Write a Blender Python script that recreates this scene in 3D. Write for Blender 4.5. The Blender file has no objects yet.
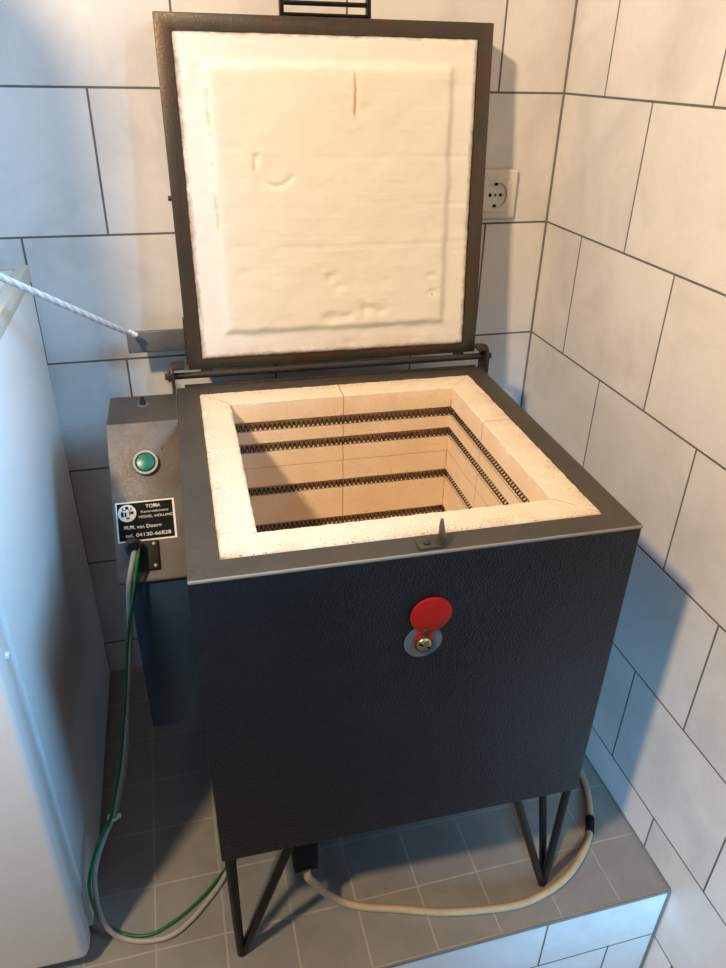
import bpy, bmesh, math, random
from mathutils import Vector, Matrix
random.seed(7)
PI = math.pi
scn = bpy.context.scene
COL = scn.collection

# ------------------------------------------------------------------ materials
class NT:
    def __init__(s, name):
        s.m = bpy.data.materials.new(name); s.m.use_nodes = True
        s.t = s.m.node_tree; s.n = s.t.nodes; s.n.clear()
        s.out = s.n.new('ShaderNodeOutputMaterial'); s.b = s.n.new('ShaderNodeBsdfPrincipled')
        s.l(s.b.outputs[0], s.out.inputs[0])
        s.co = s.n.new('ShaderNodeTexCoord').outputs['Object']
    def l(s, a, b): s.t.links.new(a, b)
    def val(s, sock, v):
        if hasattr(v, 'is_output'): s.l(v, sock)
        else: sock.default_value = v
    def math(s, op, a, b=0.0, c=0.0):
        n = s.n.new('ShaderNodeMath'); n.operation = op
        for i, v in enumerate((a, b, c)): s.val(n.inputs[i], v)
        return n.outputs[0]
    def mapping(s, loc=(0,0,0), rot=(0,0,0), sc=(1,1,1), src=None):
        n = s.n.new('ShaderNodeMapping'); s.l(src or s.co, n.inputs[0])
        n.inputs[1].default_value = loc; n.inputs[2].default_value = rot; n.inputs[3].default_value = sc
        return n.outputs[0]
    def noise(s, scale, detail=4, rough=.5, src=None, dist=0.0):
        n = s.n.new('ShaderNodeTexNoise'); s.l(src or s.co, n.inputs['Vector'])
        n.inputs['Scale'].default_value = scale; n.inputs['Detail'].default_value = detail
        n.inputs['Roughness'].default_value = rough; n.inputs['Distortion'].default_value = dist
        return n.outputs[0]
    def voro(s, scale, feature='F1', src=None, out='Distance'):
        n = s.n.new('ShaderNodeTexVoronoi'); n.feature = feature; s.l(src or s.co, n.inputs['Vector'])
        n.inputs['Scale'].default_value = scale; return n.outputs[out]
    def ramp(s, f, a, b, lo=0.0, hi=1.0):
        n = s.n.new('ShaderNodeMapRange'); n.clamp = True; s.l(f, n.inputs[0])
        n.inputs[1].default_value = a; n.inputs[2].default_value = b
        n.inputs[3].default_value = lo; n.inputs[4].default_value = hi
        return n.outputs[0]
    def mix(s, f, a, b):
        n = s.n.new('ShaderNodeMix'); n.data_type = 'RGBA'
        s.val(n.inputs[0], f)
        for k, v in ((6, a), (7, b)):
            if hasattr(v, 'is_output'): s.l(v, n.inputs[k])
            else: n.inputs[k].default_value = (*v, 1)
        return n.outputs[2]
    def col(s, v):
        if hasattr(v, 'is_output'): s.l(v, s.b.inputs['Base Color'])
        else: s.b.inputs['Base Color'].default_value = (*v, 1)
    def bump(s, h, strength=.5, dist=.001, chain=None):
        n = s.n.new('ShaderNodeBump'); s.l(h, n.inputs['Height'])
        n.inputs['Strength'].default_value = strength; n.inputs['Distance'].default_value = dist
        if chain: s.l(chain, n.inputs['Normal'])
        return n.outputs[0]
    def fin(s, rough=.5, metal=0.0, normal=None, spec=.5, coat=0.0):
        s.val(s.b.inputs['Roughness'], rough); s.b.inputs['Metallic'].default_value = metal
        s.b.inputs['Specular IOR Level'].default_value = spec
        s.b.inputs['Coat Weight'].default_value = coat
        if normal: s.l(normal, s.b.inputs['Normal'])
        return s.m

def plain(name, c, rough=.5, metal=0.0, spec=.5, grain=0.0, gscale=40):
    s = NT(name)
    nz = s.noise(gscale, 3)
    k = s.ramp(nz, .3, .7)
    s.col(s.mix(k, tuple(x*(1-grain) for x in c), tuple(min(1, x*(1+grain)) for x in c)))
    return s.fin(s.ramp(nz, .3, .7, rough*.92, min(1, rough*1.08)), metal, None, spec)

def brick(s, vec, bw, rh, mort, offset):
    n = s.n.new('ShaderNodeTexBrick'); s.l(vec, n.inputs['Vector'])
    n.offset = offset; n.offset_frequency = 2; n.squash = 1.0
    n.inputs['Scale'].default_value = 1.0; n.inputs['Mortar Size'].default_value = mort
    n.inputs['Mortar Smooth'].default_value = 0.15; n.inputs['Bias'].default_value = 0.0
    n.inputs['Brick Width'].default_value = bw; n.inputs['Row Height'].default_value = rh
    n.inputs['Color1'].default_value = (0,0,0,1); n.inputs['Color2'].default_value = (1,1,1,1)
    n.inputs['Mortar'].default_value = (.5,.5,.5,1)
    return n.outputs['Color'], n.outputs['Fac']

def combine(s, x, y, z=0.0):
    n = s.n.new('ShaderNodeCombineXYZ')
    for i, v in enumerate((x, y, z)): s.val(n.inputs[i], v)
    return n.outputs[0]
def sep(s, src=None):
    n = s.n.new('ShaderNodeSeparateXYZ'); s.l(src or s.co, n.inputs[0]); return n.outputs

def wall_tile(name, axis, shift, sign=1.0, zoff=.875, bw=.2491, mort=.0017):
    s = NT(name); x, y, z = sep(s)
    h = s.math('ADD', s.math('MULTIPLY', (x, y)[axis], sign), shift)
    vec = combine(s, h, s.math('SUBTRACT', z, zoff))
    tc, f = brick(s, vec, bw, .2, mort, .5)
    # faint marbled cloudiness and veins of the glaze, different on every tile
    off = s.n.new('ShaderNodeVectorMath'); off.operation = 'ADD'
    sc = s.n.new('ShaderNodeVectorMath'); sc.operation = 'SCALE'; s.l(tc, sc.inputs[0]); sc.inputs[3].default_value = 9
    s.l(s.co, off.inputs[0]); s.l(sc.outputs[0], off.inputs[1])
    big = s.noise(5, 5, .6, off.outputs[0], .6)
    vein = s.noise(7, 4, .55, off.outputs[0], 1.6)
    vn = s.ramp(s.math('ABSOLUTE', s.math('SUBTRACT', vein, .5)), 0, .035, 1, 0)
    base = s.mix(s.ramp(big, .42, .72), (.85, .83, .81), (.68, .655, .635))
    base = s.mix(s.math('MULTIPLY', vn, .045), base, (.5, .48, .47))
    grout = s.mix(s.noise(60, 3), (.115, .108, .10), (.19, .18, .165))
    s.col(s.mix(f, base, grout))
    inv = s.math('SUBTRACT', 1.0, f)
    nrm = s.bump(inv, .6, .0015)
    nrm = s.bump(s.noise(14, 2), .04, .002, nrm)
    return s.fin(s.ramp(f, 0, 1, .27, .85), 0, nrm, .5)

M = {}
M['tile_back'] = wall_tile('wall_tile_back', 0, -.0087-.1246)
M['tile_right'] = wall_tile('wall_tile_right', 1, .0005-.1246, -1.0)
M['tile_left'] = wall_tile('wall_tile_left', 1, .0005-.1246, -1.0)
M['tile_plinth'] = wall_tile('plinth_face_tile', 0, .0855, 1.0, -.1205)

def floor_tile(name, x0, y0, size=.0989):
    s = NT(name); x, y, z = sep(s)
    vec = combine(s, s.math('SUBTRACT', x, x0), s.math('SUBTRACT', y, y0))
    tc, f = brick(s, vec, size, size, .0016, 0.0)
    nz = s.noise(18, 5, .6)
    base = s.mix(s.ramp(nz, .3, .7), (.215, .207, .198), (.275, .264, .25))
    base = s.mix(s.math('MULTIPLY', tc, .18), base, (.27, .25, .225))
    spot = s.ramp(s.voro(31), 0, .06, 1, 0)
    base = s.mix(s.math('MULTIPLY', spot, s.ramp(s.noise(3), .55, .65)), base, (.08, .075, .07))
    grout = s.mix(s.noise(35, 4), (.26, .245, .22), (.44, .41, .36))
    s.col(s.mix(f, base, grout))
    nrm = s.bump(s.math('SUBTRACT', 1.0, f), .5, .001)
    nrm = s.bump(s.noise(160, 3), .12, .001, nrm)
    return s.fin(s.ramp(f, 0, 1, .42, .9), 0, nrm, .45)
M['plinth_top'] = floor_tile('plinth_floor_tile', -.7798, -.5962)
M['floor'] = floor_tile('room_floor_tile', -.75, -.697)
M['grout'] = plain('grey_grout', (.2, .19, .18), .9, 0, .2, .1)
M['plaster'] = plain('white_plaster', (.8, .79, .77), .85, 0, .2, .02)

def enamel(name, c1, c2, wr=1.0, rough=.36):
    s = NT(name); x, y, z = sep(s)
    w = s.n.new('ShaderNodeVectorMath'); w.operation = 'MULTIPLY'
    s.l(s.co, w.inputs[0]); w.inputs[1].default_value = (1, 1, .55)
    v1 = s.voro(290, 'DISTANCE_TO_EDGE', w.outputs[0])
    n1 = s.noise(360, 4, .6, w.outputs[0], .8)
    amt = s.ramp(s.noise(4, 3), .3, .65, .35, 1.0)
    h = s.math('MULTIPLY', s.math('ADD', s.ramp(v1, 0, .25), n1), amt)
    big = s.noise(6, 5, .65, None, .4)
    c = s.mix(s.ramp(big, .3, .7), c1, c2)
    c = s.mix(s.math('MULTIPLY', s.ramp(s.noise(420, 2), .66, .74), .22), c, (.25, .25, .25))
    s.col(c)
    nrm = s.bump(h, .5*wr, .0012)
    return s.fin(s.ramp(n1, .3, .7, rough*.8, rough*1.35), 0, nrm, .32)
M['enamel'] = enamel('wrinkled_black_blue_enamel', (.007, .0105, .015), (.013, .0185, .026))
M['enamel_daylit'] = enamel('wrinkled_enamel_daylit', (.02, .045, .085), (.035, .075, .13), .9)  # casing enamel with the column's blue daylight put into its colour

def worn_steel(name, c1, c2, rough=.5, metal=.25, rust=.35, worn_highlight=None):
    s = NT(name)
    big = s.noise(9, 5, .65); fine = s.noise(300, 3, .6)
    c = s.mix(s.ramp(big, .3, .7), c1, c2)
    r = s.math('MULTIPLY', s.ramp(s.noise(9, 6, .7, None, .5), .46, .66), rust)
    c = s.mix(r, c, (.085, .036, .015))
    c = s.mix(s.math('MULTIPLY', s.ramp(fine, .6, .75), .25), c, (.3, .28, .25))
    if worn_highlight is not None:      # front edge lightened: rubbed paint, plus the rim's highlight put into the colour
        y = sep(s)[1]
        k = s.math('MULTIPLY', s.ramp(s.math('ADD', y, s.math('MULTIPLY', s.noise(50, 4), .0016)), worn_highlight, worn_highlight+.0012, 1, 0), .8)
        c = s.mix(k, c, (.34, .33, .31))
    s.col(c)
    return s.fin(s.ramp(fine, .3, .7, rough*.8, rough*1.2), metal, s.bump(fine, .35, .0009), .5)
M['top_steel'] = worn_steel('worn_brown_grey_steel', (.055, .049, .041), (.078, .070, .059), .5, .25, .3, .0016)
M['lid_steel'] = worn_steel('heat_stained_lid_steel', (.046, .040, .031), (.080, .070, .054), .42, .3, 1.0)
M['hinge_steel'] = worn_steel('dark_hinge_steel', (.028, .026, .024), (.05, .045, .038), .45, .35, .4)
M['plate_steel'] = worn_steel('bare_grey_steel', (.13, .13, .135), (.19, .19, .195), .5, .4, .05)
M['hammertone'] = worn_steel('grey_hammertone_paint', (.12, .115, .108), (.17, .158, .142), .5, .2, .6)
M['rust_bolt'] = plain('rusty_bolt_steel', (.09, .055, .035), .6, .5, .4, .3, 300)
M['black_rod'] = plain('black_painted_rod', (.006, .006, .006), .4, 0, .35, .15)
M['black_plastic'] = plain('black_plastic', (.012, .012, .012), .4, 0, .5, .1)
M['soft_black'] = plain('dull_black_plastic', (.008, .008, .008), .7, 0, .2, .1)
M['brass'] = plain('tarnished_brass', (.5, .38, .24), .35, .9, .5, .15, 120)
M['chrome_ring'] = plain('dull_metal_ring', (.28, .265, .24), .45, .4, .5, .1)
M['green_lens'] = plain('green_plastic_lens', (.004, .14, .085), .3, 0, .5, .1, 90)
M['red_paint'] = plain('red_painted_steel', (.42, .012, .010), .4, 0, .5, .12, 60)
M['grey_metal'] = plain('blue_grey_bare_metal', (.16, .19, .22), .5, .3, .5, .12, 90)
M['label_black'] = plain('black_label', (.008, .0075, .007), .75, 0, .15, .1)
M['label_white'] = plain('white_label_print', (.82, .79, .72), .5, 0, .4, .03)
M['grey_cable'] = plain('grey_pvc_cable', (.40, .37, .34), .5, 0, .4, .06)
M['green_wire'] = plain('green_pvc_wire', (.008, .14, .035), .45, 0, .4, .12)
M['beige_cable'] = plain('beige_rubber_cable', (.47, .34, .20), .55, 0, .4, .08, 60)
M['fridge_white'] = plain('white_enamel_fridge', (.80, .80, .79), .35, 0, .5, .01)
M['fridge_top'] = plain('cream_fridge_worktop', (.62, .60, .52), .5, 0, .4, .03)
M['gasket'] = plain('pale_gasket', (.72, .74, .76), .5, 0, .4, .02)
M['socket_white'] = plain('cream_socket_plastic', (.78, .75, .66), .35, 0, .5, .01)
M['hole'] = plain('dark_hole', (.01, .01, .01), .8, 0, .1, 0)
M['coil'] = plain('oxidised_heating_wire', (.06, .05, .045), .6, .5, .4, .25, 200)
M['bulb'] = None

# firebrick lining: pits, speckles, stains near the casing, thin joints
def firebrick():
    s = NT('insulating_firebrick'); x, y, z = sep(s)
    big = s.noise(12, 5, .6)
    c = s.mix(s.ramp(big, .3, .7), (.88, .67, .46), (.94, .77, .57))
    # paler colour on the top surface, above z of the rim
    top = s.ramp(z, .6715, .6740)
    c = s.mix(s.math('MULTIPLY', top, .75), c, (.80, .715, .57))
    W, D = .492, .492
    ex = s.math('MINIMUM', x, s.math('SUBTRACT', W, x))
    ey = s.math('MINIMUM', y, s.math('SUBTRACT', D, y))
    e = s.math('MINIMUM', ex, ey)
    edge = s.math('MULTIPLY', s.ramp(e, .033, .052, 1, 0), s.ramp(s.noise(22, 5, .7), .42, .7))
    c = s.mix(s.math('MULTIPLY', s.math('MULTIPLY', edge, top), .65), c, (.62, .33, .2))
    speck = s.math('MULTIPLY', s.ramp(s.noise(400, 3, .6), .56, .64), s.ramp(s.noise(13, 3), .32, .5))
    c = s.mix(s.math('MULTIPLY', s.math('MULTIPLY', speck, s.ramp(e, .034, .066, 1, .15)), .75), c, (.19, .11, .07))
    # joints: mitres on the rim, one vertical butt joint per side, one bed joint
    mit = s.math('MINIMUM', s.math('ABSOLUTE', s.math('SUBTRACT', ex, ey)), 1.0)
    mj = s.math('MULTIPLY', s.ramp(mit, .0004, .0012, 1, 0), s.ramp(s.noise(40), .42, .55))
    vx = s.math('MULTIPLY', s.ramp(s.math('ABSOLUTE', s.math('SUBTRACT', s.math('ADD', x, s.math('MULTIPLY', s.noise(30), .004)), .2456)), .0003, .0010, 1, 0), s.ramp(y, .3, .31))
    vy = s.math('MULTIPLY', s.ramp(s.math('ABSOLUTE', s.math('SUBTRACT', s.math('ADD', y, s.math('MULTIPLY', s.noise(30), .004)), .290)), .0003, .0010, 1, 0), s.ramp(x, .40, .41))
    hz = s.math('MULTIPLY', s.ramp(s.math('ABSOLUTE', s.math('SUBTRACT', z, .567)), .0003, .0009, 1, 0), .7)
    j = s.math('MAXIMUM', s.math('MAXIMUM', mj, hz), s.math('MAXIMUM', vx, vy))
    c = s.mix(s.math('MULTIPLY', j, .7), c, (.22, .12, .06))
    crack = s.ramp(s.voro(9, 'DISTANCE_TO_EDGE', s.mapping((.3, .1, .2))), 0, .004, 1, 0)
    c = s.mix(s.math('MULTIPLY', s.math('MULTIPLY', crack, s.ramp(s.noise(6), .55, .65)), .4), c, (.45, .28, .15))
    s.col(c)
    nrm = s.bump(s.noise(330, 4, .65), .75, .0014)
    nrm = s.bump(s.math('SUBTRACT', 1.0, j), .4, .001, nrm)
    return s.fin(.95, 0, nrm, .15)
M['firebrick'] = firebrick()

def fibre():
    s = NT('white_fibre_insulation'); x, y, z = sep(s)
    c = s.mix(s.ramp(s.noise(5, 4), .3, .7), (.89, .86, .78), (.91, .89, .83))
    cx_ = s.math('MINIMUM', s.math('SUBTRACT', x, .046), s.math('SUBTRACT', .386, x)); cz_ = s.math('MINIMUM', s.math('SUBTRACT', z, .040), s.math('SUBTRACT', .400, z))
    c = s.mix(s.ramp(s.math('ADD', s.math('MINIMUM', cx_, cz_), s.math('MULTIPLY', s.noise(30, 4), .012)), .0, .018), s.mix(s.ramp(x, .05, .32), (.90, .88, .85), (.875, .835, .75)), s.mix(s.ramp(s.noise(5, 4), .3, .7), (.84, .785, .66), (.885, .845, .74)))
    # local z of the slab object runs up the open lid, x across
    ex = s.math('MINIMUM', x, s.math('SUBTRACT', .4305, x)); ez = s.math('MINIMUM', z, s.math('SUBTRACT', .444, z))
    e = s.math('MINIMUM', ex, ez)
    rim = s.math('MULTIPLY', s.ramp(s.math('ADD', e, s.math('MULTIPLY', s.noise(70, 4), .008)), .0040, .0125, 1, 0), s.ramp(s.noise(26, 4, .7), .32, .5))
    c = s.mix(s.math('MULTIPLY', rim, .85), c, (.20, .095, .05))
    # faint rust line beside the raised panel, left side, and one rust streak near the top
    ln = s.math('MULTIPLY', s.ramp(s.math('ABSOLUTE', s.math('SUBTRACT', s.math('ADD', x, s.math('MULTIPLY', s.noise(35), .006)), .043)), .0005, .004, 1, 0), s.ramp(s.noise(25, 4), .45, .62))
    ln = s.math('MULTIPLY', ln, s.math('MULTIPLY', s.ramp(z, .12, .2), s.ramp(z, .40, .39)))
    c = s.mix(s.math('MULTIPLY', ln, .8), c, (.80, .50, .25))
    st = s.math('MULTIPLY', s.ramp(s.math('ABSOLUTE', s.math('SUBTRACT', s.math('ADD', x, s.math('MULTIPLY', s.noise(60), .006)), .2485)), .0006, .0026, 1, 0), s.math('MULTIPLY', s.ramp(z, .336, .346), s.ramp(z, .400, .390)))
    c = s.mix(s.math('MULTIPLY', st, s.ramp(s.noise(90, 3), .35, .55, .2, .9)), c, (.72, .38, .10))
    bot = s.math('MULTIPLY', s.ramp(z, .004, .022, 1, 0), s.ramp(s.noise(40, 4), .4, .7))
    c = s.mix(s.math('MULTIPLY', bot, .4), c, (.62, .36, .2))
    vx = s.voro(17, 'F1')
    sp = s.ramp(vx, .0, .045, 1, 0)
    c = s.mix(s.math('MULTIPLY', s.math('MULTIPLY', sp, s.ramp(s.noise(4), .56, .6)), .8), c, (.2, .14, .1))
    s.col(c)
    lines = s.noise(1.0, 3, .6, s.mapping((0,0,0), (0,0,0), (3, 3, 130)))
    nrm = s.bump(lines, .4, .0014)
    nrm = s.bump(s.noise(45, 5, .6), .4, .002, nrm)
    return s.fin(.95, 0, nrm, .1)
M['fibre'] = fibre()

def rope_mat():
    s = NT('white_braided_cotton'); 
    w = s.n.new('ShaderNodeTexWave'); w.wave_type = 'BANDS'; w.bands_direction = 'DIAGONAL'
    s.l(s.co, w.inputs['Vector']); w.inputs['Scale'].default_value = 42; w.inputs['Distortion'].default_value = 1.0
    k = s.ramp(w.outputs['Fac'], .3, .75)
    s.col(s.mix(k, (.62, .65, .70), (.84, .86, .90)))
    return s.fin(.8, 0, s.bump(w.outputs['Fac'], .4, .001), .2)
M['rope'] = rope_mat()

# ------------------------------------------------------------------ mesh helpers
def box(bm, x0, x1, y0, y1, z0, z1, bev=0.0, seg=2):
    b = bmesh.new()
    vs = [b.verts.new(p) for p in ((x0,y0,z0),(x1,y0,z0),(x1,y1,z0),(x0,y1,z0),(x0,y0,z1),(x1,y0,z1),(x1,y1,z1),(x0,y1,z1))]
    for f in ((0,3,2,1),(4,5,6,7),(0,1,5,4),(1,2,6,5),(2,3,7,6),(3,0,4,7)): b.faces.new([vs[i] for i in f])
    if bev: bmesh.ops.bevel(b, geom=list(b.edges), offset=bev, segments=seg, profile=.5, affect='EDGES')
    merge(bm, b)
def merge(bm, b, mat=None):
    me = bpy.data.meshes.new('tmp'); b.to_mesh(me); b.free()
    if mat is not None: me.transform(mat)
    bm.from_mesh(me); bpy.data.meshes.remove(me)
def cyl(bm, p, q, r, r2=None, seg=24, bev=0.0):
    p, q = Vector(p), Vector(q); d = q-p; b = bmesh.new()
    bmesh.ops.create_cone(b, cap_ends=True, segments=seg, radius1=r, radius2=r if r2 is None else r2, depth=d.length)
    if bev:
        es = [e for e in b.edges if len(e.link_faces) == 2 and any(len(f.verts) > 4 for f in e.link_faces)]
        bmesh.ops.bevel(b, geom=es, offset=bev, segments=2, profile=.5, affect='EDGES')
    merge(bm, b, Matrix.Translation((p+q)/2) @ d.to_track_quat('Z', 'Y').to_matrix().to_4x4())
def ring(bm, c, n, ri, ro, h, seg=36):
    b = bmesh.new(); R = []
    prof = [(ri,0),(ro,0),(ro,h*.7),(ro-(ro-ri)*.25,h),(ri+(ro-ri)*.25,h),(ri,h*.7)]
    for i in range(seg):
        a = 2*PI*i/seg; R.append([b.verts.new((r*math.cos(a), r*math.sin(a), z)) for r, z in prof])
    for i in range(seg):
        for k in range(len(prof)):
            k2 = (k+1) % len(prof); j = (i+1) % seg
            b.faces.new((R[i][k], R[j][k], R[j][k2], R[i][k2]))
    bmesh.ops.recalc_face_normals(b, faces=b.faces)
    merge(bm, b, Matrix.Translation(c) @ Vector(n).to_track_quat('Z', 'Y').to_matrix().to_4x4())
def spline(pts, per=10):
    P = [Vector(p) for p in pts]; P = [2*P[0]-P[1]]+P+[2*P[-1]-P[-2]]; out = []
    for i in range(1, len(P)-2):
        a, b, c, d = P[i-1:i+3]
        for k in range(per):
            t = k/per
            out.append(.5*((2*b)+(c-a)*t+(2*a-5*b+4*c-d)*t*t+(3*b-a-3*c+d)*t**3))
    out.append(P[-2]); return out
def tube(bm, pts, r, seg=10, cap=True):
    pts = [Vector(p) for p in pts]; R = []; up = None
    for i, p in enumerate(pts):
        t = (pts[min(i+1, len(pts)-1)]-pts[max(i-1, 0)]).normalized()
        if up is None: up = t.orthogonal().normalized()
        up = (up-t*up.dot(t)).normalized(); sd = t.cross(up)
        rr = r(i/(len(pts)-1)) if callable(r) else r
        R.append([bm.verts.new(p+rr*(math.cos(2*PI*k/seg)*up+math.sin(2*PI*k/seg)*sd)) for k in range(seg)])
    for a, b in zip(R, R[1:]):
        for k in range(seg): bm.faces.new((a[k], a[(k+1) % seg], b[(k+1) % seg], b[k]))
    if cap:
        bm.faces.new(list(reversed(R[0]))); bm.faces.new(R[-1])
def prism(bm, poly, x0, x1, bev=0.0):
    """poly of (y,z) extruded along x"""
    b = bmesh.new()
    A = [b.verts.new((x0, y, z)) for y, z in poly]; B = [b.verts.new((x1, y, z)) for y, z in poly]
    b.faces.new(A); b.faces.new(list(reversed(B)))
    for i in range(len(poly)):
        j = (i+1) % len(poly); b.faces.new((A[i], B[i], B[j], A[j]))
    bmesh.ops.recalc_face_normals(b, faces=b.faces)
    if bev: bmesh.ops.bevel(b, geom=list(b.edges), offset=bev, segments=2, profile=.5, affect='EDGES')
    merge(bm, b)
def obj(name, bm, mat, parent=None, smooth=True, mw=None, angle=35):
    bmesh.ops.recalc_face_normals(bm, faces=bm.faces)
    me = bpy.data.meshes.new(name)
    if mw is not None: bm.transform(mw)
    bm.to_mesh(me); bm.free()
    for m in (mat if isinstance(mat, (list, tuple)) else [mat]): me.materials.append(m)
    if smooth:
        for p in me.polygons: p.use_smooth = True
        me.set_sharp_from_angle(angle=math.radians(angle))
    o = bpy.data.objects.new(name, me); COL.objects.link(o)
    if parent: o.parent = parent
    return o
def tag(o, label, cat, group=None):
    o['label'] = label; o['category'] = cat
    if group: o['group'] = group
    return o
def empty(name, loc, rz=0.0):
    o = bpy.data.objects.new(name, None); COL.objects.link(o)
    o.location = loc; o.rotation_euler = (0, 0, rz); o.empty_display_size = .1
    return o
def struct(name, bm, mat, smooth=False):
    o = obj(name, bm, mat, None, smooth); o['kind'] = 'structure'; return o
N = bmesh.new

# ------------------------------------------------------------------ the room (x=0 right wall, y=0 back wall, z=0 plinth top)
XL, YF, ZF, ZC = -2.5, -3.0, -.52, 2.5
b = N(); box(b, XL, 0, 0, .12, ZF, ZC); struct('wall_back', b, M['tile_back'])
b = N(); box(b, 0, .12, -1.02, .12, ZF, ZC); struct('wall_right', b, M['tile_right'])
b = N(); box(b, XL-.12, XL, YF, .12, ZF, ZC); struct('wall_left', b, M['tile_left'])
b = N(); box(b, XL-.12, .12, YF, .12, ZF-.1, ZF); struct('floor', b, M['floor'])
b = N(); box(b, XL-.12, .12, YF, .12, ZC, ZC+.1); struct('ceiling', b, M['plaster'])
b = N(); box(b, XL, 0, -.697, 0, ZF, 0)
b.faces.ensure_lookup_table()
for f in b.faces:
    f.material_index = 1 if f.normal.z > .5 else 0
struct('plinth', b, [M['tile_plinth'], M['plinth_top']])
b = N(); box(b, XL, -.0005, -.6985, -.696, -.0045, .0008, .0004); struct('trim_1', b, M['grout'])   # grouted nosing line
b = N(); tube(b, [(-.0015, -.6975, -.5), (-.0015, -.6975, 0)], .0028, 8); struct('trim_2', b, M['grout'])
b = N(); tube(b, [(-.0008, 0, .001), (-.0008, -.697, .001)], .0022, 8); struct('trim_3', b, M['grout'])
b = N(); tube(b, [(-.0006, -.0006, 0), (-.0006, -.0006, ZC)], .0024, 8); struct('trim_4', b, M['grout'])

# ------------------------------------------------------------------ the kiln (local frame: x across, y back, z up from the plinth)
W, D, ZT, ZB = .4922, .4921, .6771, .2348
FR, BR = .0328, .0755
kiln = empty('pottery_kiln', (-.6724, -.6415, 0), -.02)
tag(kiln, 'dark blue-black square pottery kiln with open lid on black hairpin legs', 'kiln')

# casing: open shell
b = N()
o_ = [(0,0),(W,0),(W,D),(0,D)]; i_ = [(.004,.004),(W-.004,.004),(W-.004,D-.004),(.004,D-.004)]
Vo = [[b.verts.new((x,y,z)) for x,y in o_] for z in (ZB, ZT-.003)]
Vi = [[b.verts.new((x,y,z)) for x,y in i_] for z in (ZB+.004, ZT-.003)]
for k in range(4):
    j = (k+1) % 4
    b.faces.new((Vo[0][k], Vo[0][j], Vo[1][j], Vo[1][k])); b.faces.new((Vi[0][j], Vi[0][k], Vi[1][k], Vi[1][j]))
    b.faces.new((Vo[1][k], Vo[1][j], Vi[1][j], Vi[1][k]))
b.faces.new(list(reversed(Vo[0]))); b.faces.new(Vi[0])
bmesh.ops.recalc_face_normals(b, faces=b.faces)
es = [e for e in b.edges if all(v in Vo[0]+Vo[1] for v in e.verts) and e.verts[0] in Vo[0] or (e.verts[0] in Vo[0] and e.verts[1] in Vo[1])]
bmesh.ops.bevel(b, geom=es, offset=.0035, segments=3, profile=.5, affect='EDGES')
casing = obj('casing', b, M['enamel'], kiln)

# steel rim around the top
b = N()
def frame_ring(bm, x0, x1, y0, y1, t, z0, z1, bev=.0012):
    q = bmesh.new(); L = []
    for (a, zz) in ((0, z0), (0, z1), (t, z1), (t, z0)):
        L.append([q.verts.new(p) for p in ((x0+a,y0+a,zz),(x1-a,y0+a,zz),(x1-a,y1-a,zz),(x0+a,y1-a,zz))])
    for i in range(4):
        A, B2 = L[i], L[(i+1) % 4]
        for k in range(4):
            j = (k+1) % 4; q.faces.new((A[k], A[j], B2[j], B2[k]))
    bmesh.ops.recalc_face_normals(q, faces=q.faces)
    if bev: bmesh.ops.bevel(q, geom=[e for e in q.edges if len(e.link_faces) == 2 and e.calc_face_angle(0) > .5], offset=bev, segments=2, profile=.5, affect='EDGES')
    merge(bm, q)
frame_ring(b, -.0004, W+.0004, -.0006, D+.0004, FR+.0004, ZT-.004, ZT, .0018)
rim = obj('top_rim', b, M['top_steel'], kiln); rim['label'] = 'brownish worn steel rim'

# firebrick lining, grooves run round the chamber
T = BR-FR
zg = [ZT-.0405, ZT-.0765, ZT-.1525, ZT-.2225]
prof = [(.0, .30), (.0, ZT-.0015), (.0015, ZT+.0008), (T-.004, ZT+.0005), (T-.0008, ZT-.0015), (T, ZT-.006)]
for z in zg: prof += [(T, z+.0085), (T-.019, z+.0078), (T-.021, z), (T-.019, z-.0088), (T-.0035, z-.0100), (T, z-.0078)]
prof += [(T, .30)]
b = N(); x0, x1, y0, y1 = FR, W-FR, FR, D-FR
SEG = 56; rows = []
for side in range(4):
    for k in range(SEG):
        t = k/SEG; row = []
        for pi, (d, z) in enumerate(prof):
            c = [(x0+d,y0+d),(x1-d,y0+d),(x1-d,y1-d),(x0+d,y1-d)]
            p0, p1 = Vector(c[side]), Vector(c[(side+1) % 4]); p = p0.lerp(p1, t)
            nrm = Vector(((p1-p0).y, -(p1-p0).x)).normalized()
            jd = jz = 0.0
            if pi in (3, 4, 5): jd = random.uniform(-.0007, .0009); jz = random.uniform(-.0006, .0003)
            elif pi in (1, 2): jd = random.uniform(-.0004, .0006); jz = random.uniform(-.0004, .0004)
            if k in (0,): jd = jz = 0
            row.append(b.verts.new((p.x+nrm.x*jd, p.y+nrm.y*jd, z+jz)))
        rows.append(row)
for i in range(len(rows)):
    A, B2 = rows[i], rows[(i+1) % len(rows)]
    for k in range(len(prof)-1): b.faces.new((A[k], B2[k], B2[k+1], A[k+1]))
box(b, FR+.001, W-FR-.001, FR+.001, D-FR-.001, ZB+.006, .302)
lining = obj('firebrick_lining', b, M['firebrick'], kiln, True, None, 28); lining['label'] = 'pale speckled firebrick with element grooves'

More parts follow.
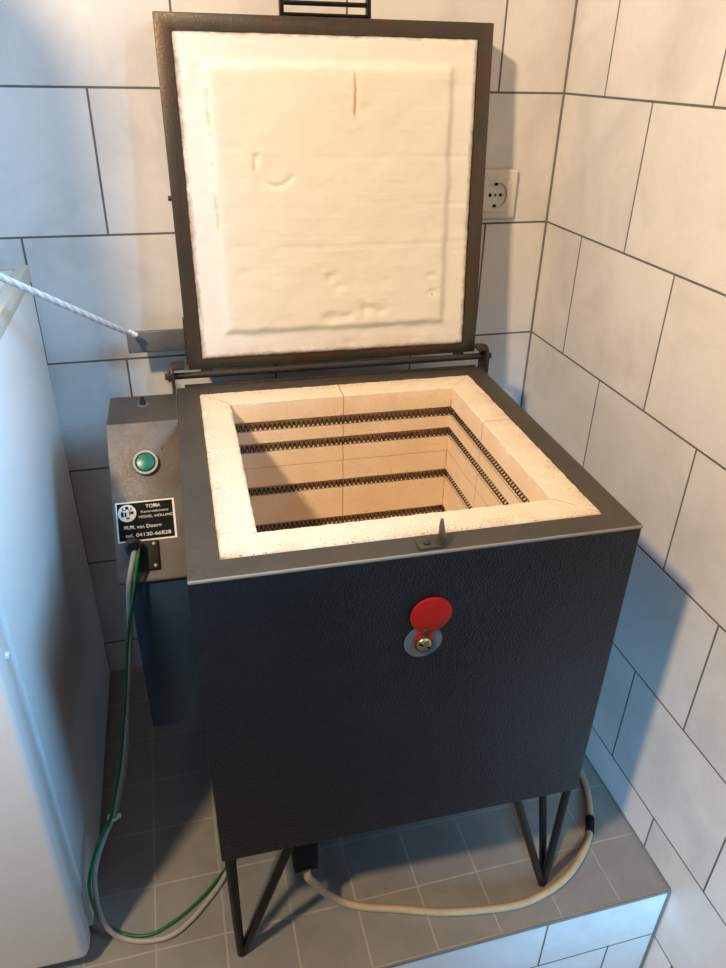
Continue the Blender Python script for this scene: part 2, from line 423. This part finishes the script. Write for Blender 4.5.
# heating coils lying in the grooves of the left, back and right walls
Lc = W-2*BR+.010
b = N(); pts = []; turns = int(Lc/.0072)
for i in range(turns*9+1):
    a = 2*PI*i/9; pts.append((-.5*Lc+Lc*i/(turns*9), -.0044*math.cos(a), .0044*math.sin(a)))
tube(b, pts, .00095, 5)
coil = None
for z in zg:
    for (cx, cy, rz) in ((W/2, D-BR+.0070, 0), (W-BR+.0070, D/2, PI/2), (BR-.0070, D/2, PI/2)):
        if coil is None:
            coil = obj('heating_coil', b, M['coil'], kiln, True, None, 60); c = coil; c['label'] = 'dark coiled heating wire'
        else:
            c = coil.copy(); COL.objects.link(c); c.parent = kiln
        c.location = (cx, cy, z-.0038); c.rotation_euler = (0, 0, rz)

# hairpin legs: three black rods meeting in a rounded foot
def leg(tx, ty, sx, sy):
    q = N(); r = .0060; foot = Vector((tx, ty, r))
    tops = [Vector((tx-sx*.002, ty-sy*.002, ZB+.002)), Vector((tx+sx*.079, ty-sy*.004, ZB+.002)), Vector((tx+sx*.001, ty+sy*.075, ZB+.002))]
    for a, c in ((tops[0], tops[1]), (tops[2], None)):
        if c is not None:
            tube(q, spline([a, a.lerp(foot, .93)+Vector((0,0,0)), foot+Vector((sx*.003, 0, 0)), c.lerp(foot, .93)+Vector((sx*.004,0,0)), c], 8), r, 12)
        else:
            tube(q, [a, foot+Vector((0, sy*.004, .006))], r, 12)
    o = obj('leg', q, M['black_rod'], kiln)
for tx, ty, sx, sy in ((.0105,.0125,1,1),(W-.0105,.0125,-1,1),(.0105,D-.0125,1,-1),(W-.0105,D-.0125,-1,-1)): leg(tx, ty, sx, sy)

# control housing on the left flank
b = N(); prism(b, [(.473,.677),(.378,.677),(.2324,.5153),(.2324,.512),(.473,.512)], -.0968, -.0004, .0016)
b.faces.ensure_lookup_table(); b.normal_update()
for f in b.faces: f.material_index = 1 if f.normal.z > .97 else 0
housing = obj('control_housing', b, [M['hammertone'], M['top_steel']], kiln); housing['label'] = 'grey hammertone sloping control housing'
b = N(); box(b, -.0850, -.0004, .237, .473, .240, .5125, .0015)
obj('wiring_column', b, M['enamel_daylit'], kiln)
tdir = Vector((0, .2324-.378, .5153-.677)).normalized(); nrm = Vector((0, tdir.z, -tdir.y)); nrm = nrm if nrm.z > 0 else -nrm
P0 = Vector((0, .378, .677))
def SL(u, s, h=0.0): return Vector((u, 0, 0))+P0+tdir*s+nrm*h
slope_m = Matrix(((1,0,0,0),(0,-tdir.y,nrm.y,0),(0,-tdir.z,nrm.z,0),(0,0,0,1)))   # local x right, y up the slope, z out
def slope_mw(u, s, h=0.0): return Matrix.Translation(SL(u, s, h)) @ slope_m
b = N(); ring(b, SL(-.0489, .0585, 0), nrm, .0125, .0178, .0065)
obj('button_ring', b, M['chrome_ring'], housing)
b = N(); cyl(b, SL(-.0489, .0585, 0), SL(-.0489, .0585, .0075), .0128, .0118, 32, .0012)
o = obj('push_button', b, M['green_lens'], housing); o['label'] = 'round green push button lens'
b = N(); cyl(b, SL(-.026, .040, -.001), SL(-.026, .040, .0012), .0014, None, 10)
obj('rivet', b, M['rust_bolt'], housing)
b = N(); ring(b, (-.0488, .437, .677), (0,0,1), .003, .0085, .0015); 
obj('washer', b, M['plate_steel'], housing)
b = N(); cyl(b, (-.0488, .437, .676), (-.0488, .437, .684), .0048, None, 6, .0006); cyl(b, (-.0488, .437, .683), (-.0488, .437, .690), .0028, None, 12, .0005)
obj('bolt', b, M['black_plastic'], housing)
# power inlet: black flange the plug sits in
b = N(); box(b, -.0195, .0195, -.0195, .0195, -.0005, .0055, .0012)
b.transform(slope_mw(-.0615, .185))
obj('power_inlet', b, M['black_plastic'], housing)
for du, ds in ((.0145, -.0145), (.0145, .0145)):
    b = N(); cyl(b, SL(-.0615+du, .185+ds, .0048), SL(-.0615+du, .185+ds, .0068), .0024, None, 12, .0004)
    obj('inlet_screw', b, M['chrome_ring'], housing)

# maker's plate with its lettering
lw, lh = .0765, .0545; lc = (-.0546, .1375)
b = N(); box(b, -lw/2, lw/2, -lh/2, lh/2, 0, .0007); b.transform(slope_mw(*lc))
plate = obj('name_plate', b, M['label_white'], kiln); plate['label'] = 'black maker plate with white border and white lettering'
b = N(); box(b, -lw/2+.002, lw/2-.0028, -lh/2+.0022, lh/2-.002, .0006, .0010)
b.transform(slope_mw(*lc)); obj('plate_face', b, M['label_black'], plate)
dg = bpy.context.evaluated_depsgraph_get()
def text(name, s, width, cx, cy, mat, mw, parent, height=None, z=.0011, bold=.0):
    cu = bpy.data.curves.new('txt', 'FONT'); cu.body = s; cu.size = 1; cu.align_x = 'CENTER'; cu.align_y = 'CENTER'
    cu.offset = bold; cu.extrude = 0.0
    t = bpy.data.objects.new('txt', cu); COL.objects.link(t); bpy.context.view_layer.update()
    me = bpy.data.meshes.new_from_object(t.evaluated_get(bpy.context.evaluated_depsgraph_get()))
    bpy.data.objects.remove(t); bpy.data.curves.remove(cu)
    xs = [v.co.x for v in me.vertices]; ys = [v.co.y for v in me.vertices]
    sx = width/(max(xs)-min(xs)); sy = height/(max(ys)-min(ys)) if height else sx
    q = bmesh.new(); q.from_mesh(me); bmesh.ops.remove_doubles(q, verts=q.verts, dist=1e-5)
    # redraw each capital M with a deep notch so that it still reads at plate size
    isl = []; seen = set()
    for v0 in q.verts:
        if v0 in seen: continue
        st = [v0]; seen.add(v0); comp = []
        while st:
            v = st.pop(); comp.append(v)
            for e in v.link_edges:
                o2 = e.other_vert(v)
                if o2 not in seen: seen.add(o2); st.append(o2)
        isl.append(comp)
    isl.sort(key=lambda c_: sum(v.co.x for v in c_)/len(c_))
    chars = [c_ for c_ in s if c_ != ' ']
    if len(isl) == len(chars) and 'M' in s:
        for c_, comp in zip(chars, isl):
            if c_ != 'M': continue
            a0, a1 = min(v.co.x for v in comp), max(v.co.x for v in comp); a0, a1 = a0-.04*(a1-a0), a1+.04*(a1-a0); b0, b1 = min(v.co.y for v in comp), max(v.co.y for v in comp)
            bmesh.ops.delete(q, geom=comp, context='VERTS')
            w_ = a1-a0; h_ = b1-b0; t_ = w_*.15; m_ = (a0+a1)/2
            P = [(a0,b0),(a0+t_,b0),(a0+t_,b0+h_*.66),(m_,b0+h_*.04),(a1-t_,b0+h_*.66),(a1-t_,b0),(a1,b0),(a1,b1),(a1-t_*.95,b1),(m_,b0+h_*.34),(a0+t_*.95,b1),(a0,b1)]
            vs_ = [q.verts.new((x_, y_, 0)) for x_, y_ in P]
            bmesh.ops.triangulate(q, faces=[q.faces.new(vs_)])
    q.to_mesh(me); q.free()
    mx, my = (max(xs)+min(xs))/2, (max(ys)+min(ys))/2
    q = bmesh.new(); q.from_mesh(me); bpy.data.meshes.remove(me)
    for v in q.verts: v.co = Vector(((v.co.x-mx)*sx+cx, (v.co.y-my)*sy+cy, z))
    r = bmesh.ops.extrude_face_region(q, geom=list(q.faces))
    for v in r['geom']:
        if isinstance(v, bmesh.types.BMVert): v.co.z += .0002
    return obj(name, q, mat, parent, False, mw)
mw = slope_mw(*lc)
def fy(f): return lh/2-f*lh
def fx(f): return -lw/2+f*lw
for s_, wd, fcx, fcy, ht, bo in (('TOMA', .0195, .635, .145, .0050, .022), ('Keramiekovens', .0355, .655, .275, .0033, .004), ('VEGHEL -HOLLAND', .0455, .67, .40, .0036, .006),
                             ('M.M. van Doorn', .0480, .435, .64, .0048, .018), ('tel. 04130-66828', .0590, .52, .84, .0050, .012)):
    text('lettering', s_, wd, fx(fcx), fy(fcy), M['label_white'], mw, plate, ht, (.0010), bo)
b = N(); cyl(b, (fx(.19), fy(.28), .0009), (fx(.19), fy(.28), .0012), .0118, None, 40); b.transform(mw)
emb = obj('emblem', b, M['label_white'], plate)
b = N(); ex, ey = fx(.19), fy(.28)
for (dx, dy, w_, h_) in ((-.0062,-.0012,.0032,.0070),(-.0022,-.0016,.0024,.0060),(.0062,.0002,.0044,.0038),(.0006,-.0068,.0040,.0022),(.0030,-.0002,.0010,.0062),(-.0040,.0042,.0050,.0010),(.0036,.0044,.0048,.0010)):
    box(b, ex+dx-w_/2, ex+dx+w_/2, ey+dy-h_/2, ey+dy+h_/2, .0011, .0014)
cyl(b, (ex, ey+.0072, .0011), (ex, ey+.0072, .0014), .0022, None, 16)
for sx_ in (-1, 1): cyl(b, (ex+sx_*.0052, ey+.0064, .0011), (ex+sx_*.0052, ey+.0064, .0014), .0011, None, 12)
b.transform(mw); obj('emblem_print', b, M['label_black'], plate)

# peephole with red swing cover on the front
b = N(); cyl(b, (.2450, .0008, .5566), (.2450, -.0008, .5566), .0222, None, 48); obj('peephole_ring', b, M['grey_metal'], kiln)['label'] = 'bare blue-grey metal disc around the bolt'
b = N(); cyl(b, (.2513, -.0008, .5945), (.2513, -.0030, .5945), .0237, None, 56, .0005)
cyl(b, (.2455, -.0010, .5640), (.2455, -.0030, .5640), .0108, None, 24, .0004)
cover = obj('peephole_cover', b, M['red_paint'], kiln); cover['label'] = 'round red swing cover'
b = N(); cyl(b, (.2462, -.0028, .5722), (.2462, -.0045, .5722), .0042, None, 16, .0006); obj('rivet', b, M['rust_bolt'], cover)
b = N(); cyl(b, (.2447, -.0025, .5560), (.2447, -.0050, .5560), .0108, None, 24, .0006); obj('washer', b, M['rust_bolt'], cover)
b = N()
q = bmesh.new(); bmesh.ops.create_uvsphere(q, u_segments=24, v_segments=12, radius=.0088)
for v in q.verts: v.co.z = max(v.co.z, 0)*.45
merge(b, q, Matrix.Translation((.2447, -.0050, .5560)) @ Matrix.Rotation(PI/2, 4, 'X'))
bolt = obj('pivot_bolt', b, M['brass'], cover); bolt['label'] = 'slotted brass pivot bolt'
b = N(); box(b, -.0078, .0078, -.0009, .0009, -.0012, .0002)
b.transform(Matrix.Translation((.2447, -.0086, .5560)) @ Matrix.Rotation(.55, 4, 'Y') @ Matrix.Rotation(PI/2, 4, 'X')); obj('bolt_slot', b, M['hole'], cover)

# latch bracket on the front rim
b = N(); box(b, .2352, .2632, .0042, .0218, ZT-.0002, ZT+.0026, .0006)
prism(b, [(.0045, ZT+.001), (.0215, ZT+.001), (.0215, ZT+.018), (.0185, ZT+.028), (.0165, ZT+.028), (.0045, ZT+.013)], .2606, .2634, .0005)
latch = obj('latch_bracket', b, M['top_steel'], kiln)
b = N(); cyl(b, (.2455, .0125, ZT+.0022), (.2455, .0125, ZT+.0052), .0042, .0034, 16, .0006); obj('screw', b, M['hinge_steel'], latch)

# ---- hinge
b = N(); cyl(b, (-.010, .512, .6885), (.512, .512, .6885), .0052, None, 16); hinge = obj('hinge_rod', b, M['hinge_steel'], kiln)
for sx_, u in ((-1, -.0042), (1, .5055)):
    b = N()
    prism(b, [(.470,.640),(.528,.640),(.528,.700),(.522,.708),(.500,.708),(.494,.700),(.494,.676),(.470,.676)] if sx_ < 0 else
             [(.493,.640),(.530,.640),(.530,.696),(.522,.706),(.510,.709),(.500,.706),(.494,.698),(.493,.690)], u-.0022, u+.0022, .0006)
    box(b, min(u, u-sx_*.018), max(u, u-sx_*.018), .496, .526, .7045 if sx_ < 0 else .703, .7075 if sx_ < 0 else .706, .0004)
    if sx_ > 0: box(b, W-.010, u, .4945, .499, .645, .675, .0004)
    br = obj('hinge_bracket', b, M['hinge_steel'], hinge)
    b = N(); cyl(b, (u+sx_*.0015, .512, .6885), (u+sx_*.0075, .512, .6885), .0092, None, 6, .0008); cyl(b, (u+sx_*.007, .512, .6885), (u+sx_*.012, .512, .6885), .005, None, 12, .0006)
    obj('hinge_bolt', b, M['rust_bolt'], hinge)
b = N(); box(b, .012, W-.008, D-.001, D+.006, ZT-.030, ZT+.0025, .0006); obj('back_rail', b, M['hinge_steel'], kiln)
# ---- lid, open and leaning back
U0, VB, Z0, TI, LW, LH, LD = .0206, .5291, .6903, .0997, .4747, .4777, .060
lid_m = Matrix.Translation((U0, VB, Z0)) @ Matrix.Rotation(-TI, 4, 'X')     # local x across, y back, z up the lid
b = N()
# steel pan: frame lip in front, sides and back
q = bmesh.new(); L = []
mgL, mgR, mgB, mgT = .0215, .0225, .0152, .0208
def loop(ix0, ix1, iz0, iz1, y): return [q.verts.new(p) for p in ((ix0,y,iz0),(ix1,y,iz0),(ix1,y,iz1),(ix0,y,iz1))]
L = [loop(mgL, LW-mgR, mgB, LH-mgT, .004), loop(mgL, LW-mgR, mgB, LH-mgT, 0), loop(0, LW, 0, LH, 0), loop(0, LW, 0, LH, LD), loop(.004, LW-.004, .004, LH-.004, LD)]
for A, B2 in zip(L, L[1:]):
    for k in range(4):
        j = (k+1) % 4; q.faces.new((A[k], A[j], B2[j], B2[k]))
q.faces.new(L[-1]); bmesh.ops.recalc_face_normals(q, faces=q.faces)
eb = [e for e in q.edges if e.verts[0] in L[2]+L[3] and e.verts[1] in L[2]+L[3]]
bmesh.ops.bevel(q, geom=eb, offset=.0018, segments=2, profile=.5, affect='EDGES')
merge(b, q)
for u in (.018, .437): box(b, u, u+.018, .001, .006, -.006, .004, .0005)       # hinge lugs
lid = obj('lid', b, M['lid_steel'], kiln, True, None); lid.matrix_local = lid_m
lid['label'] = 'open lid with rust-brown steel frame'
# insulation slab: dense grid with a raised centre panel, creases and dents
b = N(); sw, sh = LW-mgL-mgR, LH-mgB-mgT; NX, NZ = 130, 132
from mathutils import noise as mn
def sm(a, c, x): t = max(0, min(1, (x-a)/(c-a))); return t*t*(3-2*t)
def height(x, z):
    dx0, dx1, dz0, dz1 = .0400, sw-.0395, .040, sh-.0365
    e = min(x-dx0, dx1-x, z-dz0, dz1-z)+.0025*mn.noise(Vector((x*30, z*30, 0)))
    h = .0068*sm(-.006, .007, e)
    n = mn.noise(Vector((x*9, z*9, 2)))*.0016+mn.noise(Vector((x*28, z*40, 5)))*.0010+mn.noise(Vector((x*80, z*110, 9)))*.00045+.0016*abs(mn.noise(Vector((x*22, z*22, 4))))*sm(.30,.40,z)
    h += n
    # crescent gouge
    r = math.hypot(x-.128, z-.278); a = math.atan2(z-.278, x-.128)
    if -3.6 < a < -.55 or a > 2.6: h -= 0.0037*math.exp(-((r-.0285)/.0032)**2)
    h -= 0.0020*math.exp(-((x-.128)**2+(z-.278)**2)/(2*.011**2))
    for cx, cz, s_, d_ in ((.207,.118,.006,.0030),(.219,.104,.005,.0026),(.199,.124,.004,-.0016),(.262,.068,.006,.0032),(.270,.078,.004,-.0020),(.205,.056,.006,.0028),(.232,.057,.007,.0030),(.246,.060,.005,-.0016),(.284,.063,.006,.0022),
                           (.236,.014,.006,.002),(.075,.130,.006,.0014),(.067,.300,.006,.0016),(.258,.350,.006,.0016),(.228,.372,.012,-.0012),(.400,.382,.008,.0016),(.372,.090,.004,.0026),(.369,.115,.004,.002)):
        wx = x+.006*mn.noise(Vector((x*70, z*70, 21))); wz = z+.005*mn.noise(Vector((x*70, z*70, 33)))
        h -= 1.25*d_*math.exp(-(((wx-cx)/1.25)**2+((wz-cz)/.85)**2)/(2*s_*s_))
    h -= .0022*math.exp(-((x-.2485)/.0022)**2)*sm(.338,.350,z)*(1-sm(.386,.397,z))
    for zc, w_ in ((.288,.0010),(.165,.0010),(.222,.0007)): h -= .0011*math.exp(-((z-zc-.004*mn.noise(Vector((x*6,zc*9,0))))/w_)**2)*sm(.05,.07,x)
    e2 = min(x, sw-x, z, sh-z)
    return h-.0035*(1-sm(0, .004, e2+.0012*mn.noise(Vector((x*120, z*120, 1)))))
G = [[b.verts.new((sw*i/NX, -.0012-height(sw*i/NX, sh*k/NZ), sh*k/NZ)) for k in range(NZ+1)] for i in range(NX+1)]
for i in range(NX):
    for k in range(NZ): b.faces.new((G[i][k], G[i+1][k], G[i+1][k+1], G[i][k+1]))
bord = [G[i][0] for i in range(NX)]+[G[NX][k] for k in range(NZ)]+[G[i][NZ] for i in range(NX, 0, -1)]+[G[0][k] for k in range(NZ, 0, -1)]
back = [b.verts.new((v.co.x, .03, v.co.z)) for v in bord]
for i in range(len(bord)):
    j = (i+1) % len(bord); b.faces.new((bord[i], bord[j], back[j], back[i]))
b.faces.new(back)
slab = obj('insulation_slab', b, M['fibre'], lid, True, None, 60); slab.location = (mgL, 0, mgB)
slab['label'] = 'white ceramic fibre slab with raised dented centre panel'
# handle on the lid's upper edge
b = N(); hu0, hu1 = .170, .291
for u in (hu0, hu1):
    box(b, u-.0028, u+.0028, .004, .016, LH-.001, LH+.034, .0006)
for (yy, zz, r) in ((.008, LH+.0030, .0022), (.010, LH+.0165, .0030), (.012, LH+.0300, .0030)): cyl(b, (hu0, yy, zz), (hu1, yy, zz), r, None, 12)
obj('lid_handle', b, M['black_rod'], lid)
# flat arm that the cord is tied to
b = N(); box(b, -.0905, .012, LD-.006, LD-.001, .0185, .0535, .0022, 3)
ar = obj('lever_arm', b, M['plate_steel'], lid); ar['label'] = 'bare grey flat steel arm'
b = N(); box(b, -.0022, .001, .018, .040, .004, .075, .0005); obj('side_strap', b, M['hinge_steel'], lid)
b = N(); cyl(b, (-.0045, .012, .250), (.001, .012, .250), .0035, None, 12, .0005); obj('side_bolt', b, M['hinge_steel'], lid)

# black box under the kiln the beige cable leaves from
b = N(); box(b, .0945, .1285, .034, .075, .126, ZB+.001, .002); obj('terminal_box', b, M['soft_black'], kiln)['label'] = 'black box under the front edge'

# ------------------------------------------------------------------ cables and cord
pc = empty('power_cable', (-.80, -.58, 0)); tag(pc, 'grey and green power cable looping from the control housing down to the tiles', 'cable')
def local(pts, o): return [Vector(p)-Vector(o.location) for p in pts]
grey = [(-.7375,-.398,.5605),(-.7424,-.412,.5475),(-.7513,-.418,.5114),(-.7596,-.43,.4379),(-.774,-.447,.3474),(-.7901,-.468,.2554),(-.8059,-.492,.2053),(-.8144,-.505,.1905),(-.8269,-.522,.1741),(-.8383,-.537,.1553),(-.8467,-.551,.1258),(-.8485,-.562,.0785),(-.8425,-.567,.0340),(-.8236,-.5716,.0065),(-.79,-.5828,.0055),(-.7562,-.5826,.0055),(-.7267,-.5661,.0055),(-.695,-.5366,.0055),(-.6746,-.5121,.0055),(-.64,-.46,.008),(-.61,-.41,.05),(-.6,-.39,.15),(-.6,-.385,.2335)]
green = [(-.7324,-.4,.5600),(-.7362,-.414,.5489),(-.7447,-.422,.5132),(-.7614,-.441,.4479),(-.7762,-.458,.3591),(-.7944,-.48,.2708),(-.8089,-.503,.2205),(-.8175,-.514,.1949),(-.8325,-.53,.1786),(-.8455,-.547,.1554),(-.8535,-.56,.124),(-.8520,-.566,.0793),(-.8460,-.561,.0330),(-.8300,-.560,.0060),(-.8055,-.5705,.0035),(-.7820,-.5728,.0035),(-.760,-.5655,.0035),(-.738,-.5545,.0035),(-.7070,-.5330,.0035),(-.6790,-.506,.0035),(-.63,-.45,.008),(-.598,-.41,.05),(-.589,-.39,.15),(-.589,-.385,.2335)]
b = N(); tube(b, spline(local(grey, pc), 8), .0037, 12); obj('grey_cable', b, M['grey_cable'], pc)
b = N(); tube(b, spline(local(green, pc), 8), .0024, 10); obj('earth_wire', b, M['green_wire'], pc)['label'] = 'thin green earth wire'
kr = Matrix.Translation(kiln.location) @ Matrix.Rotation(-.02, 4, 'Z')
pl0, pl1 = kr @ SL(-.0722, .1735, .0035), kr @ SL(-.0722, .1735, .026)
b = N(); cyl(b, pl0-pc.location, pl1-pc.location, .0125, .0105, 24, .0015); cyl(b, pl1-pc.location, pl1-pc.location+(pl1-pl0)*.25+Vector((0,0,-.003)), .009, .007, 20, .001)
obj('plug', b, M['black_plastic'], pc)
b = N(); ring(b, Vector((-.8144, -.506, .1912))-pc.location, (-.5,-.75,-1.55), .0058, .0076, .004); box(b, -.0085, -.0035, .071, .077, .188, .192, .0005)
obj('cable_tie', b, M['label_white'], pc)

bc = empty('supply_cable', (-.36, -.64, 0)); tag(bc, 'beige rubber cable curving over the tiles in front of the right leg', 'cable')
bei = [(-.5605,-.609,.130),(-.5590,-.613,.118),(-.5499,-.6100,.096),(-.5371,-.6033,.062),(-.521,-.598,.030),(-.5012,-.5995,.0105),(-.4728,-.611,.0062),(-.4223,-.6267,.006),(-.3651,-.6456,.006),(-.3052,-.6573,.006),(-.2423,-.6635,.006),(-.1875,-.6546,.006),(-.1437,-.637,.006),(-.1055,-.6096,.006),(-.0804,-.5845,.006),(-.0596,-.551,.006),(-.0427,-.5144,.006),(-.032,-.4741,.006),(-.030,-.40,.006),(-.04,-.30,.006),(-.05,-.2,.006),(-.06,-.1,.006)]
sp = spline(local(bei, bc), 8)
b = N(); tube(b, sp, .0058, 12); obj('cable_sheath', b, M['beige_cable'], bc)
b = N(); a = [p for p in sp if abs((p+bc.location).y+.568) < .0165 and (p+bc.location).x > -.12]; tube(b, a, .0072, 12); obj('repair_sleeve', b, M['soft_black'], bc)['label'] = 'short black tape sleeve'

# cotton cord tied to the arm, running to a hook on the ceiling in front of the camera
km = kr @ Matrix.Translation((U0, VB, Z0)) @ Matrix.Rotation(-TI, 4, 'X')
tie_p = kr @ Vector((-.060, .5655, .7405))
dirv = (kr.to_3x3() @ Vector((-.11, -.27, .1612)))
end = tie_p + dirv*((ZC-.03-tie_p.z)/dirv.z)
rp = empty('cotton_cord', tie_p); tag(rp, 'white braided cord tied to the grey lid arm and pulled up left', 'cord')
b = N(); cps = [tie_p+(end-tie_p)*t for t in (0, .01, .03, .06, .1, .2, .4, .6, .8, 1)]
tube(b, [p-tie_p for p in spline(cps, 6)], lambda t: .0024+.0018*min(1, t*6), 12); obj('braid', b, M['rope'], rp)
b = N()
for dx, dz, rr in ((.002, .0, .0052), (-.002, .003, .0046), (.006, -.001, .004)):
    q = bmesh.new(); bmesh.ops.create_uvsphere(q, u_segments=14, v_segments=8, radius=rr); merge(b, q, Matrix.Translation((dx, .001, dz)))
obj('knot', b, M['rope'], rp)
b = N(); cyl(b, (end.x, end.y, ZC), (end.x, end.y, ZC-.02), .012, .009, 16); ring(b, (end.x, end.y, ZC-.028), (1,0,0), .006, .010, .004)
tag(obj('ceiling_hook', b, M['plate_steel']), 'small steel ceiling hook that holds the white cord', 'hook')

# ------------------------------------------------------------------ fridge on the left
fr = empty('fridge', (-.8575, -.03, 0), -.0145)
fr.rotation_euler = (0, 0, -.012)
tag(fr, 'white under-counter fridge standing at left beside the kiln', 'fridge')
FWD = .56
b = N(); box(b, -FWD, 0, -.522, 0, .022, .816, .003); obj('cabinet', b, M['fridge_white'], fr)
b = N(); box(b, -FWD-.002, .0015, -.545, .003, .816, .838, .003)
wt = obj('worktop', b, M['fridge_top'], fr); wt['label'] = 'cream worktop with raised rim'
b = N(); frame_ring(b, -FWD-.002, .0015, -.545, .003, .016, .8375, .841, .001); box(b, -FWD, 0, -.140, -.126, .8375, .8405, .001); obj('worktop_rim', b, M['fridge_top'], wt)
b = N(); box(b, -FWD+.02, -.018, -.122, -.020, .8375, .8392, .0005); box(b, -FWD+.02, -.018, -.525, -.144, .8375, .8392, .0005)
obj('worktop_inset', b, M['fridge_white'], wt)
b = N(); box(b, -FWD+.006, -.004, -.532, -.521, .040, .798, .002); obj('gasket', b, M['gasket'], fr)
b = N(); box(b, -FWD, 0, -.574, -.532, .030, .798, .013, 5); door = obj('door', b, M['fridge_white'], fr)
b = N(); cyl(b, (-.001, -.552, .570), (.003, -.552, .570), .0052, .004, 20, .001); obj('hinge_plug', b, M['fridge_white'], door)
for x in (-FWD+.05, -.05):
    for y in (-.48, -.05):
        b = N(); cyl(b, (x, y, 0), (x, y, .024), .016, .013, 16, .001); obj('foot', b, M['black_plastic'], fr)

# ------------------------------------------------------------------ wall socket
so = empty('wall_socket', (-.1075, -.0005, .9225)); tag(so, 'cream round wall socket on the back wall right of the kiln lid', 'socket')
b = N()
q = bmesh.new(); box(q, -.040, .040, -.009, .0003, -.040, .040, .0055, 3); merge(b, q); obj('frame', b, M['socket_white'], so)
b = N()
# inner cover with a round well
n = 48; R1, R2 = .0270, .0205; q = bmesh.new(); ro, rt, ri, rb = [], [], [], []
for i in range(n):
    a = 2*PI*i/n; c, s_ = math.cos(a), math.sin(a); k = (abs(c)**7+abs(s_)**7)**(-1/7)
    ro.append(q.verts.new((R1*k*c, -.0085, R1*k*s_))); rt.append(q.verts.new(((R1*k-.0012)*c, -.0120, (R1*k-.0012)*s_)))
    ri.append(q.verts.new((R2*c, -.0120, R2*s_))); rb.append(q.verts.new((R2*.95*c, -.0010+.0, R2*.95*s_)))
for A, B2 in ((ro, rt), (rt, ri), (ri, rb)):
    for i in range(n): q.faces.new((A[i], A[(i+1) % n], B2[(i+1) % n], B2[i]))
q.faces.new(rb); bmesh.ops.recalc_face_normals(q, faces=q.faces); merge(b, q)
obj('cover', b, M['socket_white'], so)
for (dx, dz, r) in ((-.0095, 0, .0028), (.0095, 0, .0028), (0, 0, .0019)):
    b = N(); cyl(b, (dx, -.0097, dz), (dx, -.0089, dz), r, None, 16); obj('pin_hole', b, M['hole'], so)
for sgn in (-1, 1):
    b = N(); box(b, -.0028, .0028, -.0105, -.0088, sgn*.0172-.0022, sgn*.0172+.0022, .0004); obj('earth_clip', b, M['hole'], so)

# ------------------------------------------------------------------ unseen cabinet added above the fridge to keep the lamp off the left wall
wc = empty('shade_cabinet', (-1.455, 0, 1.0)); tag(wc, 'plain white cabinet added out of view above the fridge to shade the wall', 'cabinet')
b = N(); box(b, -.42, .42, -.58, -.001, 0, .5, .002); obj('carcass', b, M['fridge_white'], wc)
for s_ in (-1, 1):
    b = N(); box(b, s_*.211-.207, s_*.211+.207, -.598, -.5795, .003, .497, .002); d_ = obj('door', b, M['fridge_white'], wc)
    b = N(); cyl(b, (s_*.03, -.597, .06), (s_*.03, -.618, .06), .008, .011, 16, .001); obj('knob', b, M['plate_steel'], d_)

# ------------------------------------------------------------------ light
lamp = bpy.data.lights.new('lamp', 'SPOT'); lamp.energy = 127; lamp.color = (1.0, .73, .46); lamp.shadow_soft_size = .06
lamp.spot_size = math.radians(165); lamp.spot_blend = .3
lo = bpy.data.objects.new('room_lamp', lamp); COL.objects.link(lo); lo.location = (-1.38, -1.25, 1.945)
lo.rotation_euler = (Vector((-.5, -.3, .4))-Vector(lo.location)).to_track_quat('-Z', 'Y').to_euler()
def daylight_area(name, loc, aim, power, sx, sy, spread, col):
    l = bpy.data.lights.new(name, 'AREA'); l.energy = power; l.color = col; l.shape = 'RECTANGLE'; l.size = sx; l.size_y = sy
    l.spread = math.radians(spread)
    o = bpy.data.objects.new(name, l); COL.objects.link(o); o.location = loc
    o.rotation_euler = (Vector(aim)-Vector(loc)).to_track_quat('-Z', 'Y').to_euler()
daylight_area('window_daylight', (.50, -1.55, 2.0), (-.95, -.25, .92), 6.9, .5, .6, 44, (.24, .60, 1.0))
daylight_area('low_front_fill', (-.42, -2.7, .55), (.02, -.5, .12), 2.1, .4, .4, 27, (.20, .58, 1.0))  # added light from an unseen source, brightens plinth face and lower right wall
w = bpy.data.worlds.new('sky'); scn.world = w; w.use_nodes = True
bg = w.node_tree.nodes['Background']; bg.inputs[0].default_value = (.32, .62, 1.0, 1); bg.inputs[1].default_value = .085

# ------------------------------------------------------------------ camera
cam = bpy.data.cameras.new('camera'); co = bpy.data.objects.new('camera', cam); COL.objects.link(co)
R = Matrix(((.967465,.109126,-.228262),(-.252215,.48728,-.83603),(.019995,.8664,.49895)))
co.matrix_world = Matrix.Translation((-.660770,-1.231826,.242098+.875)) @ R.to_4x4()
cam.sensor_fit = 'VERTICAL'; cam.sensor_height = 36; cam.lens = 738.22/968*36; cam.clip_start = .01
scn.camera = co
vs = scn.view_settings; vs.view_transform = 'Standard'; vs.look = 'None'; vs.exposure = 0; vs.gamma = 1; vs.use_curve_mapping = False
